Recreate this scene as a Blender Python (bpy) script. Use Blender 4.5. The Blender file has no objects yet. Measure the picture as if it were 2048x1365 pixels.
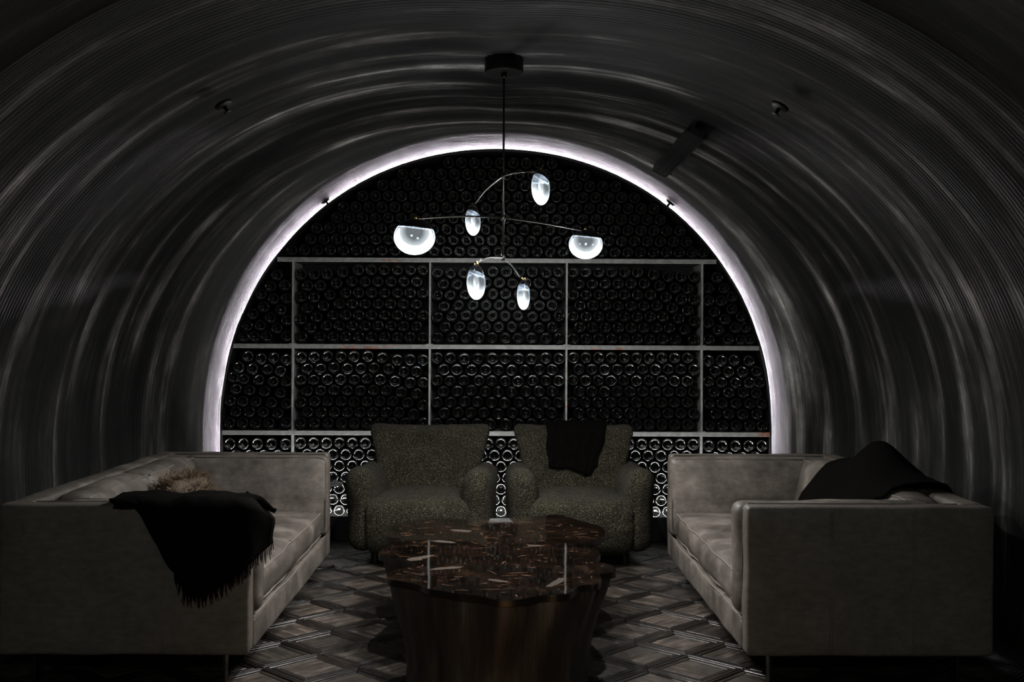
import bpy, bmesh, math, random
from mathutils import Vector, Matrix, noise

R = random.Random(7)
C = bpy.context.scene.collection
SC = bpy.context.scene

# ------------------------------------------------------------------ camera
F = 2200.0
CAM = Vector((0, 0, 1.22))
CROT = Matrix.Rotation(-math.atan(22 / F), 3, 'Z') @ Matrix.Rotation(math.pi / 2, 3, 'X') @ Matrix.Rotation(math.radians(0.27), 3, 'Z')
cd = bpy.data.cameras.new('camera'); cam = bpy.data.objects.new('camera', cd); C.objects.link(cam)
cd.sensor_width = 36; cd.lens = 36 * F / 2048; cd.clip_start = 0.05
cam.matrix_world = Matrix.Translation(CAM) @ CROT.to_4x4()
SC.camera = cam

# unseen spot added behind the camera to lift the sofas' near faces
hl_ = bpy.data.lights.new('added_fill_spot', 'SPOT'); hl_.energy = 85; hl_.shadow_soft_size = .15; hl_.color = (.86, 1, .93); hl_.spot_size = math.radians(50); hl_.spot_blend = .6
ho_ = bpy.data.objects.new('added_fill_spot', hl_); C.objects.link(ho_); ho_.location = (0, -1.2, 2.25); ho_.rotation_euler = (math.radians(90 - 24), 0, 0)
wl_ = bpy.data.lights.new('added_warm_light', 'POINT'); wl_.energy = 2.6; wl_.shadow_soft_size = .22; wl_.color = (1, .45, .12)  # warm light added out of frame, standing in for an orange haze
wo_ = bpy.data.objects.new('added_warm_light', wl_); C.objects.link(wo_); wo_.location = (0, 2.8, .22)

# ------------------------------------------------------------------ world, exposure
w = bpy.data.worlds.new('world'); SC.world = w; w.use_nodes = True
w.node_tree.nodes['Background'].inputs[0].default_value = (0.0, 0.0, 0.0, 1)
w.node_tree.nodes['Background'].inputs[1].default_value = 0
SC.view_settings.view_transform = 'Standard'; SC.view_settings.look = 'None'
SC.view_settings.gamma = 1; SC.view_settings.use_curve_mapping = False
SC.view_settings.exposure = 0.0
SC.cycles.max_bounces = 8; SC.cycles.diffuse_bounces = 4; SC.cycles.glossy_bounces = 4
SC.cycles.transparent_max_bounces = 12
SC.cycles.sample_clamp_indirect = 4.0
SC.cycles.caustics_reflective = False; SC.cycles.caustics_refractive = False

LAMP_W = 21.0          # watts of each lamp in the chandelier
LENS = 12.0            # radiance of the brightest rim of the glass discs
LED_ARCH = 2200.0       # radiance of the strip behind the rack's arch
LED_PLINTH = 190.0      # radiance of the strip along the rack's plinth


def ray(px, py):
    return (CROT @ Vector(((px - 1024) / F, (682.5 - py) / F, -1)))


def at(px, py, Y):
    d = ray(px, py); return CAM + d * (Y / d.y)


def atz(px, py, z):
    d = ray(px, py); return CAM + d * ((z - CAM.z) / d.z)


# ------------------------------------------------------------------ object helpers
def obj(name, me, mat=None, parent=None):
    if isinstance(me, bmesh.types.BMesh):
        m = bpy.data.meshes.new(name); me.normal_update(); me.to_mesh(m); me.free(); me = m
    o = bpy.data.objects.new(name, me); C.objects.link(o)
    if mat and not me.materials: me.materials.append(mat)
    if parent: o.parent = parent
    return o


def mesh(name, vs, fs, mat=None, parent=None, smooth=False):
    me = bpy.data.meshes.new(name); me.from_pydata([tuple(v) for v in vs], [], fs); me.update()
    if smooth: me.polygons.foreach_set('use_smooth', [True] * len(me.polygons))
    return obj(name, me, mat, parent)


def tag(o, label, cat, group=None, kind=None):
    o['label'] = label; o['category'] = cat
    if group: o['group'] = group
    if kind: o['kind'] = kind
    return o


def thing(name, label, cat, loc=(0, 0, 0), rz=0, group=None):
    o = bpy.data.objects.new(name, None); C.objects.link(o)
    o.empty_display_size = 0.05
    o.location = loc; o.rotation_euler = (0, 0, rz)
    return tag(o, label, cat, group)


def struct(o):
    o['kind'] = 'structure'; return o


def lerp(a, b, t): return a + (b - a) * t
def sstep(a, b, x):
    t = max(0, min(1, (x - a) / (b - a))); return t * t * (3 - 2 * t)


class MB:
    """collects vertices and faces for one mesh"""
    def __init__(s): s.v = []; s.f = []
    def add(s, vs, fs):
        n = len(s.v); s.v += [Vector(v) for v in vs]; s.f += [tuple(i + n for i in f) for f in fs]; return s
    def box(s, x0, x1, y0, y1, z0, z1, c=0.0):
        if c <= 0:
            vs = [(x, y, z) for z in (z0, z1) for y in (y0, y1) for x in (x0, x1)]
            return s.add(vs, [(0, 2, 3, 1), (4, 5, 7, 6), (0, 1, 5, 4), (2, 6, 7, 3), (0, 4, 6, 2), (1, 3, 7, 5)])
        bm = bmesh.new(); bmesh.ops.create_cube(bm, size=1)
        for v in bm.verts:
            v.co = Vector((lerp(x0, x1, v.co.x + .5), lerp(y0, y1, v.co.y + .5), lerp(z0, z1, v.co.z + .5)))
        bmesh.ops.bevel(bm, geom=bm.edges[:], offset=c, segments=2, affect='EDGES', profile=.6)
        bm.verts.index_update()
        s.add([v.co.copy() for v in bm.verts], [[v.index for v in f.verts] for f in bm.faces]); bm.free(); return s
    def tube(s, pts, r, n=8, cap=True, closed=False):
        pts = [Vector(p) for p in pts]; k = len(pts); rr = r if isinstance(r, (list, tuple)) else [r] * k
        base = len(s.v); up = None
        for i, p in enumerate(pts):
            if closed: t = pts[(i + 1) % k] - pts[i - 1]
            else: t = pts[min(i + 1, k - 1)] - pts[max(i - 1, 0)]
            t.normalize()
            if up is None:
                up = t.orthogonal().normalized()
            up = (up - t * up.dot(t)).normalized(); sd = t.cross(up)
            for j in range(n):
                a = 2 * math.pi * j / n
                s.v.append(p + (up * math.cos(a) + sd * math.sin(a)) * rr[i])
        for i in range(k if closed else k - 1):
            for j in range(n):
                a = base + i * n; b = base + ((i + 1) % k) * n
                s.f.append((a + j, a + (j + 1) % n, b + (j + 1) % n, b + j))
        if cap and not closed:
            s.f.append(tuple(base + j for j in range(n))[::-1]); s.f.append(tuple(base + (k - 1) * n + j for j in range(n)))
        return s
    def lathe(s, prof, n=24, axis='Z', loc=(0, 0, 0)):
        base = len(s.v); loc = Vector(loc); rings = []
        for r, h in prof:
            ids = []
            if r < 1e-6:
                ids = [len(s.v)] * n
                s.v.append(loc + (Vector((0, 0, h)) if axis == 'Z' else Vector((0, h, 0))))
            else:
                for j in range(n):
                    a = 2 * math.pi * j / n
                    p = Vector((r * math.cos(a), r * math.sin(a), h)) if axis == 'Z' else Vector((r * math.cos(a), h, r * math.sin(a)))
                    ids.append(len(s.v)); s.v.append(loc + p)
            rings.append(ids)
        for a, b in zip(rings, rings[1:]):
            for j in range(n):
                q = [a[j], a[(j + 1) % n], b[(j + 1) % n], b[j]]
                u = []
                for i in q:
                    if i not in u: u.append(i)
                if axis != 'Z': u = u[::-1]
                if len(u) > 2: s.f.append(tuple(u))
        return s
    def mesh(s, name, mat=None, parent=None, smooth=False):
        return mesh(name, s.v, s.f, mat, parent, smooth)


def auto(o, ang=40):
    me = o.data
    me.polygons.foreach_set('use_smooth', [True] * len(me.polygons))
    me.set_sharp_from_angle(angle=math.radians(ang)); return o


def soft_box(size, r, n=(10, 10, 10), bulge=(0, 0, 0), deform=None, amp=0.0, sc=8.0, seed=0.0, fine=0.0):
    """closed rounded cushion centred on the origin"""
    h = [s / 2 for s in size]
    ax = []
    for i in range(3):
        rr = min(r, h[i] * .98); inner = h[i] - rr
        m = [lerp(-inner, inner, k / n[i]) for k in range(n[i] + 1)] if inner > 1e-4 else [0.0]
        ax.append([-h[i], -h[i] + rr * .12, -h[i] + rr * .45] + m + [h[i] - rr * .45, h[i] - rr * .12, h[i]])
    idx = {}; vs = []; fs = []
    def vid(i, j, k):
        key = (i, j, k)
        if key not in idx:
            p = Vector((ax[0][i], ax[1][j], ax[2][k]))
            q = Vector([max(-max(h[a] - r, 0.001), min(max(h[a] - r, 0.001), p[a])) for a in range(3)])
            d = p - q
            rr = Vector([min(r, h[a]) for a in range(3)])
            if d.length > 1e-9:
                dn = d.normalized(); p = q + Vector([dn[a] * rr[a] for a in range(3)])
            u = [p[a] / h[a] for a in range(3)]
            for a in range(3):
                if bulge[a]:
                    b, c = (a + 1) % 3, (a + 2) % 3
                    p[a] += bulge[a] * u[a] * max(0, 1 - u[b] ** 2) * max(0, 1 - u[c] ** 2)
            if amp:
                nn = noise.noise((p + Vector((seed, seed * 1.7, 0))) * sc)
                p += (Vector(u).normalized()) * nn * amp
            if fine:
                p += Vector(u).normalized() * noise.noise((p + Vector((seed, 3, 1))) * 40) * fine
            if deform: p = deform(p, u)
            idx[key] = len(vs); vs.append(p)
        return idx[key]
    N = [len(a) - 1 for a in ax]
    for j in range(N[1]):
        for k in range(N[2]):
            fs.append((vid(0, j, k), vid(0, j, k + 1), vid(0, j + 1, k + 1), vid(0, j + 1, k)))
            fs.append((vid(N[0], j, k), vid(N[0], j + 1, k), vid(N[0], j + 1, k + 1), vid(N[0], j, k + 1)))
    for i in range(N[0]):
        for k in range(N[2]):
            fs.append((vid(i, 0, k), vid(i + 1, 0, k), vid(i + 1, 0, k + 1), vid(i, 0, k + 1)))
            fs.append((vid(i, N[1], k), vid(i, N[1], k + 1), vid(i + 1, N[1], k + 1), vid(i + 1, N[1], k)))
        for j in range(N[1]):
            fs.append((vid(i, j, 0), vid(i, j + 1, 0), vid(i + 1, j + 1, 0), vid(i + 1, j, 0)))
            fs.append((vid(i, j, N[2]), vid(i + 1, j, N[2]), vid(i + 1, j + 1, N[2]), vid(i, j + 1, N[2])))
    return vs, fs


# ------------------------------------------------------------------ materials
def new_mat(name):
    m = bpy.data.materials.new(name); m.use_nodes = True
    nt = m.node_tree; b = nt.nodes['Principled BSDF']
    return m, nt, b


def nd(nt, t, **kw):
    n = nt.nodes.new(t)
    for k, v in kw.items():
        if hasattr(n, k): setattr(n, k, v)
        else: n.inputs[k].default_value = v
    return n


def ramp(nt, src, stops):
    r = nt.nodes.new('ShaderNodeValToRGB'); e = r.color_ramp.elements
    while len(e) < len(stops): e.new(.5)
    for el, (p, c) in zip(e, stops):
        el.position = p; el.color = (c if len(c) == 4 else (*c, 1)) if isinstance(c, (tuple, list)) else (c, c, c, 1)
    nt.links.new(src, r.inputs[0]); return r.outputs[0]


def noise_node(nt, vec, scale, detail=3, rough=.55):
    n = nt.nodes.new('ShaderNodeTexNoise'); n.inputs['Scale'].default_value = scale
    n.inputs['Detail'].default_value = detail; n.inputs['Roughness'].default_value = rough
    if vec is not None: nt.links.new(vec, n.inputs['Vector'])
    return n.outputs['Fac']


def mapping(nt, src, scale=(1, 1, 1), rot=(0, 0, 0)):
    m = nt.nodes.new('ShaderNodeMapping'); m.inputs['Scale'].default_value = scale; m.inputs['Rotation'].default_value = rot
    nt.links.new(src, m.inputs['Vector']); return m.outputs[0]


def bump(nt, b, h, strength=.3, dist=.01):
    n = nt.nodes.new('ShaderNodeBump'); n.inputs['Strength'].default_value = strength; n.inputs['Distance'].default_value = dist
    nt.links.new(h, n.inputs['Height']); nt.links.new(n.outputs[0], b.inputs['Normal'])


def plain(name, col, rough=.5, metal=0.0, coat=0.0, spec=.5):
    m, nt, b = new_mat(name)
    b.inputs['Base Color'].default_value = (*col, 1); b.inputs['Roughness'].default_value = rough
    b.inputs['Metallic'].default_value = metal; b.inputs['Coat Weight'].default_value = coat
    b.inputs['Specular IOR Level'].default_value = spec
    return m


def emit(name, col, s):
    m = bpy.data.materials.new(name); m.use_nodes = True; nt = m.node_tree
    nt.nodes.clear(); e = nt.nodes.new('ShaderNodeEmission'); o = nt.nodes.new('ShaderNodeOutputMaterial')
    e.inputs[0].default_value = (*col, 1); e.inputs[1].default_value = s; nt.links.new(e.outputs[0], o.inputs[0]); return m


def mix_rgb(nt, a, b, f, mode='MIX'):
    n = nt.nodes.new('ShaderNodeMix'); n.data_type = 'RGBA'; n.blend_type = mode
    for s, v in ((n.inputs[0], f), (n.inputs[6], a), (n.inputs[7], b)):
        if isinstance(v, (int, float)): s.default_value = v
        elif isinstance(v, tuple): s.default_value = (*v, 1)
        else: nt.links.new(v, s)
    return n.outputs[2]


def m_plaster():
    m, nt, b = new_mat('raked_plaster')
    uv = nd(nt, 'ShaderNodeTexCoord').outputs['UV']
    streak = noise_node(nt, mapping(nt, uv, (.55, 5.5, 1)), 1.0, 5, .6)
    band = noise_node(nt, mapping(nt, uv, (.35, 1.9, 1)), 1.0, 3, .55)
    patch = noise_node(nt, mapping(nt, uv, (2.2, 2.6, 1)), 1.0, 5, .65)
    fine = noise_node(nt, mapping(nt, uv, (14, 60, 1)), 1.0, 4, .7)
    thin = noise_node(nt, mapping(nt, uv, (.8, 17, 1)), 1.0, 3, .6)
    c1 = ramp(nt, streak, [(.41, .008), (.54, .045), (.69, .42)])  # marks in the plaster, with lit streaks painted into the tone too
    c2 = ramp(nt, band, [(.36, .28), (.62, 1.0)])
    c3 = ramp(nt, patch, [(.30, .35), (.52, .8), (.64, 1.5), (.74, 2.8)])  # pale scuffs and lit patches, both put into the colour
    c4 = ramp(nt, fine, [(.25, .6), (.75, 1.25)])
    x = mix_rgb(nt, c1, c2, 1.0, 'MULTIPLY'); x = mix_rgb(nt, x, c3, 1.0, 'MULTIPLY'); x = mix_rgb(nt, x, c4, 1.0, 'MULTIPLY'); x = mix_rgb(nt, x, ramp(nt, thin, [(.36, .55), (.52, .95), (.68, 2.0)]), 1.0, 'MULTIPLY')
    x = mix_rgb(nt, x, (1.0, .97, .92), 1.0, 'MULTIPLY')
    nt.links.new(x, b.inputs['Base Color']); b.inputs['Roughness'].default_value = .72
    b.inputs['Specular IOR Level'].default_value = .35
    bump(nt, b, fine, .35, .004); return m


def m_leather(name='taupe_leather', stops=((.30, (.062, .052, .044)), (.5, (.132, .114, .099)), (.70, (.255, .223, .195)))):
    m, nt, b = new_mat(name)
    co = nd(nt, 'ShaderNodeTexCoord').outputs['Object']
    n1 = noise_node(nt, co, 5.5, 6, .62); n2 = noise_node(nt, mapping(nt, co, (1, 1, 2)), 24, 4, .65); n3 = noise_node(nt, co, 260, 2, .5)
    c = ramp(nt, n1, stops)
    c2 = ramp(nt, n2, [(.3, .78), (.7, 1.18)])
    nt.links.new(mix_rgb(nt, c, c2, 1.0, 'MULTIPLY'), b.inputs['Base Color'])
    b.inputs['Roughness'].default_value = .48; b.inputs['Specular IOR Level'].default_value = .4
    s = nd(nt, 'ShaderNodeMath', operation='ADD'); nt.links.new(n2, s.inputs[0]); nt.links.new(n3, s.inputs[1])
    bump(nt, b, s.outputs[0], .22, .006); return m


def m_boucle():
    m, nt, b = new_mat('dark_boucle')
    co = nd(nt, 'ShaderNodeTexCoord').outputs['Object']
    v = nt.nodes.new('ShaderNodeTexVoronoi'); v.inputs['Scale'].default_value = 150; nt.links.new(co, v.inputs['Vector'])
    n = noise_node(nt, co, 210, 3, .7); n2 = noise_node(nt, co, 9, 3)
    c = ramp(nt, n, [(.38, (.006, .0055, .0033)), (.55, (.036, .0325, .0195)), (.68, (.26, .236, .165))])
    c = mix_rgb(nt, c, ramp(nt, n2, [(.3, .75), (.7, 1.15)]), 1.0, 'MULTIPLY')
    nt.links.new(c, b.inputs['Base Color']); b.inputs['Roughness'].default_value = .9; b.inputs['Specular IOR Level'].default_value = .15
    b.inputs['Sheen Weight'].default_value = .03
    inv = nd(nt, 'ShaderNodeMath', operation='SUBTRACT'); inv.inputs[0].default_value = 1; nt.links.new(v.outputs['Distance'], inv.inputs[1])
    s = nd(nt, 'ShaderNodeMath', operation='ADD'); nt.links.new(inv.outputs[0], s.inputs[0]); nt.links.new(n, s.inputs[1])
    bump(nt, b, s.outputs[0], .9, .006); return m


def m_wool():
    m, nt, b = new_mat('black_wool')
    co = nd(nt, 'ShaderNodeTexCoord').outputs['Object']
    n = noise_node(nt, mapping(nt, co, (1, 1, 1)), 160, 3, .6)
    nt.links.new(ramp(nt, n, [(.3, (.0012, .001, .001)), (.7, (.0045, .0038, .0033))]), b.inputs['Base Color'])
    b.inputs['Roughness'].default_value = .95; b.inputs['Specular IOR Level'].default_value = .05
    bump(nt, b, n, .4, .003); return m


def m_wood(name, dark, mid, light, rough=.42):
    m, nt, b = new_mat(name)
    tc = nd(nt, 'ShaderNodeTexCoord').outputs['Object']
    oi = nt.nodes.new('ShaderNodeObjectInfo')
    ad = nd(nt, 'ShaderNodeVectorMath', operation='ADD'); nt.links.new(tc, ad.inputs[0])
    mu = nd(nt, 'ShaderNodeMath', operation='MULTIPLY'); nt.links.new(oi.outputs['Random'], mu.inputs[0]); mu.inputs[1].default_value = 37
    nt.links.new(mu.outputs[0], ad.inputs[1])
    g = noise_node(nt, mapping(nt, ad.outputs[0], (5, 42, 20)), 1.0, 5, .65)
    p = noise_node(nt, ad.outputs[0], 9, 4, .6)
    c = ramp(nt, g, [(.28, dark), (.5, mid), (.75, light)])
    c = mix_rgb(nt, c, ramp(nt, p, [(.32, .25), (.68, 1.7)]), 1.0, 'MULTIPLY')
    tone = ramp(nt, oi.outputs['Random'], [(0, .4), (1, 1.35)])
    nt.links.new(mix_rgb(nt, c, tone, 1.0, 'MULTIPLY'), b.inputs['Base Color'])
    rr = ramp(nt, p, [(.3, rough + .2), (.7, rough - .08)]); nt.links.new(rr, b.inputs['Roughness'])
    bump(nt, b, g, .25, .004); return m


def m_steel():
    m, nt, b = new_mat('raw_steel')
    co = nd(nt, 'ShaderNodeTexCoord').outputs['Object']
    n = noise_node(nt, mapping(nt, co, (7, 7, 26)), 1.0, 6, .65); n2 = noise_node(nt, co, 1.1, 1, .5); g = noise_node(nt, co, 30, 3)
    base = ramp(nt, g, [(.3, (.27, .28, .275)), (.7, (.46, .47, .455))])
    rust = ramp(nt, g, [(.3, (.28, .11, .07)), (.7, (.60, .33, .24))])
    s = nd(nt, 'ShaderNodeMath', operation='ADD'); nt.links.new(n, s.inputs[0]); nt.links.new(n2, s.inputs[1])
    f = ramp(nt, s.outputs[0], [(.62, 0.0), (.66, 1.0)])
    f = nt.nodes.new('ShaderNodeValToRGB'); f.color_ramp.elements[0].position = .575; f.color_ramp.elements[1].position = .60
    h = nd(nt, 'ShaderNodeMath', operation='MULTIPLY'); nt.links.new(s.outputs[0], h.inputs[0]); h.inputs[1].default_value = .5
    sp = nt.nodes.new('ShaderNodeSeparateXYZ'); nt.links.new(co, sp.inputs[0])
    lo_ = nd(nt, 'ShaderNodeMath', operation='MULTIPLY_ADD'); nt.links.new(sp.outputs[2], lo_.inputs[0]); lo_.inputs[1].default_value = -.055; lo_.inputs[2].default_value = .05
    h2_ = nd(nt, 'ShaderNodeMath', operation='ADD'); nt.links.new(h.outputs[0], h2_.inputs[0]); nt.links.new(lo_.outputs[0], h2_.inputs[1])
    nt.links.new(h2_.outputs[0], f.inputs[0])
    nt.links.new(mix_rgb(nt, base, rust, f.outputs[0]), b.inputs['Base Color'])
    b.inputs['Metallic'].default_value = .25; b.inputs['Roughness'].default_value = .5; return m


def m_resin():
    m, nt, b = new_mat('dark_resin_top')
    co = nd(nt, 'ShaderNodeTexCoord').outputs['Object']
    n = noise_node(nt, co, 5, 6, .65); n2 = noise_node(nt, co, 3.2, 2, .5)
    nt.links.new(ramp(nt, n, [(.35, (.002, .0015, .001)), (.58, (.010, .006, .004)), (.75, (.045, .023, .013))]), b.inputs['Base Color'])
    b.inputs['Roughness'].default_value = .045; b.inputs['Coat Weight'].default_value = .6; b.inputs['Coat Roughness'].default_value = .02
    bump(nt, b, n2, .10, .02); return m


def m_bark():
    m, nt, b = new_mat('dark_trunk_wood')
    co = nd(nt, 'ShaderNodeTexCoord').outputs['Object']
    n = noise_node(nt, mapping(nt, co, (9, 9, 1.6)), 1.0, 6, .65)
    nt.links.new(ramp(nt, n, [(.3, (.012, .009, .007)), (.55, (.035, .028, .024)), (.78, (.10, .085, .075))]), b.inputs['Base Color'])
    b.inputs['Roughness'].default_value = .6; bump(nt, b, n, .5, .02); return m


def m_lens():
    """edge-lit glass disc: the rim glows, the middle stays clear; object space, disc in XZ, centre at the origin"""
    m = bpy.data.materials.new('edge_lit_glass'); m.use_nodes = True; nt = m.node_tree; nt.nodes.clear()
    out = nt.nodes.new('ShaderNodeOutputMaterial')
    co = nd(nt, 'ShaderNodeTexCoord').outputs['Object']
    sep = nt.nodes.new('ShaderNodeSeparateXYZ'); nt.links.new(co, sep.inputs[0])
    def mth(op, a, b=None):
        n = nd(nt, 'ShaderNodeMath', operation=op)
        for s, v in zip(n.inputs, (a, b)):
            if v is None: continue
            if isinstance(v, (int, float)): s.default_value = v
            else: nt.links.new(v, s)
        return n.outputs[0]
    zz = mth('ADD', sep.outputs[2], -.022)
    rr = mth('SQRT', mth('ADD', mth('POWER', mth('ABSOLUTE', sep.outputs[0]), 2), mth('POWER', mth('ABSOLUTE', zz), 2)))
    n = noise_node(nt, mapping(nt, co, (30, 30, 7)), 1.0, 3, .5)
    rim = ramp(nt, mth('ADD', mth('MULTIPLY', rr, 10.0), mth('MULTIPLY', n, .10)), [(.36, .008), (.62, .035), (.76, .3), (.92, 1.0)])
    ay = mth('MULTIPLY', mth('ABSOLUTE', sep.outputs[1]), 46.0)
    side = ramp(nt, mth('ADD', ay, mth('MULTIPLY', n, .5)), [(.35, .03), (.80, .06), (1.1, 1.0)])
    low_ = ramp(nt, mth('ADD', mth('MULTIPLY', sep.outputs[2], -8.0), .5), [(.4, 0.0), (1.0, 1.0)])
    flat = mth('MULTIPLY', rim, mth('MAXIMUM', side, mth('MULTIPLY', low_, .25)))
    mul = mth('MULTIPLY', flat, LENS)
    e = nt.nodes.new('ShaderNodeEmission'); e.inputs[0].default_value = (.86, .95, 1.0, 1); nt.links.new(mul, e.inputs[1])
    g = nt.nodes.new('ShaderNodeBsdfGlossy'); g.inputs['Roughness'].default_value = .05; g.inputs[0].default_value = (.5, .52, .55, 1)
    t = nt.nodes.new('ShaderNodeBsdfTransparent'); t.inputs[0].default_value = (.82, .85, .88, 1)
    fr = nt.nodes.new('ShaderNodeFresnel'); fr.inputs[0].default_value = 1.45
    mx = nt.nodes.new('ShaderNodeMixShader'); nt.links.new(fr.outputs[0], mx.inputs[0]); nt.links.new(t.outputs[0], mx.inputs[1]); nt.links.new(g.outputs[0], mx.inputs[2])
    a = nt.nodes.new('ShaderNodeAddShader'); nt.links.new(mx.outputs[0], a.inputs[0]); nt.links.new(e.outputs[0], a.inputs[1])
    nt.links.new(a.outputs[0], out.inputs[0]); return m


M = dict(plaster=m_plaster(), leather=m_leather(), panel_leather=m_leather('taupe_panel_leather', ((.25, (.115, .100, .088)), (.5, (.135, .118, .104)), (.75, (.160, .142, .125)))), boucle=m_boucle(), wool=m_wool(), steel=m_steel(), resin=m_resin(), bark=m_bark(), lens=m_lens(),
         panel=m_wood('oak_panel', (.016, .012, .0095), (.055, .043, .035), (.16, .133, .112), .40),
         strip=m_wood('oak_strip', (.004, .003, .0024), (.013, .0095, .0075), (.06, .048, .040), .34),
         subfloor=plain('dark_subfloor', (.008, .006, .005), .8),
         black=plain('black_paint', (.006, .006, .006), .55),
         backing=plain('black_backing', (.008, .008, .008), .7),
         glass=plain('dark_bottle_glass', (.004, .0045, .004), .085, 0, .4, .8),
         gunmetal=plain('gunmetal', (.055, .052, .046), .32, .9),
         canopy=plain('black_metal', (.02, .019, .017), .35, .6),
         brass=plain('aged_brass', (.34, .25, .12), .3, 1.0),
         cap=plain('black_glass_cap', (.004, .004, .005), .08, 0, .5),
         copper=plain('copper_leaf', (.40, .205, .115), .25, .7, .6),
         slate=plain('grey_stone_chip', (.12, .10, .085), .12, 0, .6),
         edge=plain('dark_live_edge', (.012, .009, .007), .42), umber=plain('umber_wood_chip', (.012, .006, .004), .05, 0, .6),
         welt=plain('leather_welt', (.21, .185, .16), .45),
         seam=plain('leather_seam', (.10, .088, .075), .6),
         marble=plain('dark_mirror_top', (.10, .10, .10), .12, .3, .6),
         led_arch=emit('cool_led_arch', (1.0, .90, 1.0), LED_ARCH),
         led_plinth=emit('cool_led_plinth', (1.0, .98, .96), LED_PLINTH),
         fur=plain('brown_fur', (.075, .048, .028), .7), hair=plain('blond_fur_tips', (.13, .085, .046), .6),
         )

# ------------------------------------------------------------------ vaulted tunnel
XC = -0.025
SQ = 2 / 2.05           # the arch is a hair squarer than a circle
def pw(v): return math.copysign(abs(v) ** SQ, v)
D_BACK = 7.42


def interp(x, pts):
    if x <= pts[0][0]: return pts[0][1]
    for (a, va), (b, vb) in zip(pts, pts[1:]):
        if x <= b: return lerp(va, vb, sstep(a, b, x) if False else (x - a) / (b - a))
    return pts[-1][1]


A_PTS = [(-2, 2.12), (3.5, 2.10), (4.6, 2.08), (5.6, 2.045), (6.05, 1.985), (6.30, 1.90), (6.53, 1.82), (6.60, 1.788), (6.66, 1.78), (8, 1.78)]
ZC_PTS = [(-2, .50), (4.5, .52), (5.6, .55), (6.3, .64), (6.6, .70), (8, .70)]
CR_PTS = [(-2, 2.40), (4.6, 2.42), (6.0, 2.44), (6.7, 2.48), (8, 2.48)]
NS, NA = 8, 104       # straight and arched segments of a section


def rib(D):
    if D < 3.2: return 0
    t = (D / 0.026) % 1.0
    return 0.0078 * (math.sin(math.pi * t) ** .6)


def section(D):
    a, zc, cr = interp(D, A_PTS), interp(D, ZC_PTS), interp(D, CR_PTS)
    b = cr - zc
    pts = []; u = 0
    for i in range(NS): pts.append((-a, lerp(-.02, zc, i / NS), -1, 0))
    for i in range(NA + 1):
        t = math.pi * (1 - i / NA)
        c, s = math.cos(t), math.sin(t)
        # a slightly squared arch further out, a true circle at the rack
        k = 1.0 + .035 * sstep(6.6, 5.6, D) * (abs(2 * c * s)) if D < 6.6 else 1.0
        pts.append((a * pw(c) * k, zc + b * pw(s) * k, c, s))
    for i in range(NS - 1, -1, -1): pts.append((a, lerp(-.02, zc, i / NS), 1, 0))
    g = rib(D); out = []
    for i, (x, z, nx, nz) in enumerate(pts):
        arc = i / len(pts) * 6
        wob = 0
        if D < 6.7:
            wob = .022 * noise.noise((arc * .35, D * 2.1, 0)) + .008 * noise.noise((arc * .9, D * 6.0, 5))
            wob *= sstep(6.7, 6.2, D)
        r = -g + wob
        out.append(Vector((XC + x + nx * r, D, z + nz * r)))
    return out


def build_tunnel():
    Ds = [-1.6, -.8, 0, .8, 1.6, 2.2, 2.8]
    d = 0.026 * round(3.2 / 0.026)
    while d < D_BACK:
        Ds += [d + .026 * q for q in (0.02, .22, .5, .78)]; d += .026
    rows = [section(q) for q in Ds]; n = len(rows[0])
    arcs = [0]
    ref = section(5.0)
    for i in range(1, n): arcs.append(arcs[-1] + (ref[i] - ref[i - 1]).length)
    for name, i0, i1 in (('wall_left', 0, NS), ('ceiling', NS, NS + NA), ('wall_right', NS + NA, n - 1)):
        k = i1 - i0 + 1
        vs = [r[i] for r in rows for i in range(i0, i1 + 1)]
        fs = [(a * k + j, (a + 1) * k + j, (a + 1) * k + j + 1, a * k + j + 1) for a in range(len(rows) - 1) for j in range(k - 1)]
        o = struct(mesh(name, vs, fs, M['plaster'], smooth=True))
        uv = o.data.uv_layers.new(name='UVMap')
        vals = []
        for l in o.data.loops:
            r_, j = divmod(l.vertex_index, k); vals += [arcs[i0 + j], Ds[r_]]
        uv.data.foreach_set('uv', vals)
    for name, D in (('wall_back', D_BACK - .01), ('wall_front', -1.55)):
        s = section(D); vs = [Vector((p.x, D, p.z)) for p in s]
        q = [Vector((p.x, D + .05 * (1 if D > 0 else -1), p.z)) for p in s]; m_ = len(vs)
        struct(mesh(name, vs + q, [tuple(range(m_)), tuple(range(2 * m_ - 1, m_ - 1, -1))] + [(i, (i + 1) % m_, m_ + (i + 1) % m_, m_ + i) for i in range(m_)], M['backing']))


def on_vault(px, py):
    d = ray(px, py); D = 3.0
    while D < 7.3:
        p = CAM + d * (D / d.y)
        a, zc, cr = interp(D, A_PTS), interp(D, ZC_PTS), interp(D, CR_PTS)
        q = ((p.x - XC) / a) ** 2 + (max(0, p.z - zc) / (cr - zc)) ** 2
        if q >= 1:
            nrm = Vector((-(p.x - XC) / a ** 2, 0, -(p.z - zc) / (cr - zc) ** 2)).normalized()
            return p, nrm
        D += .004
    return p, Vector((0, 0, -1))


build_tunnel()

# ------------------------------------------------------------------ floor of framed panels
S = 0.2525


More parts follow.
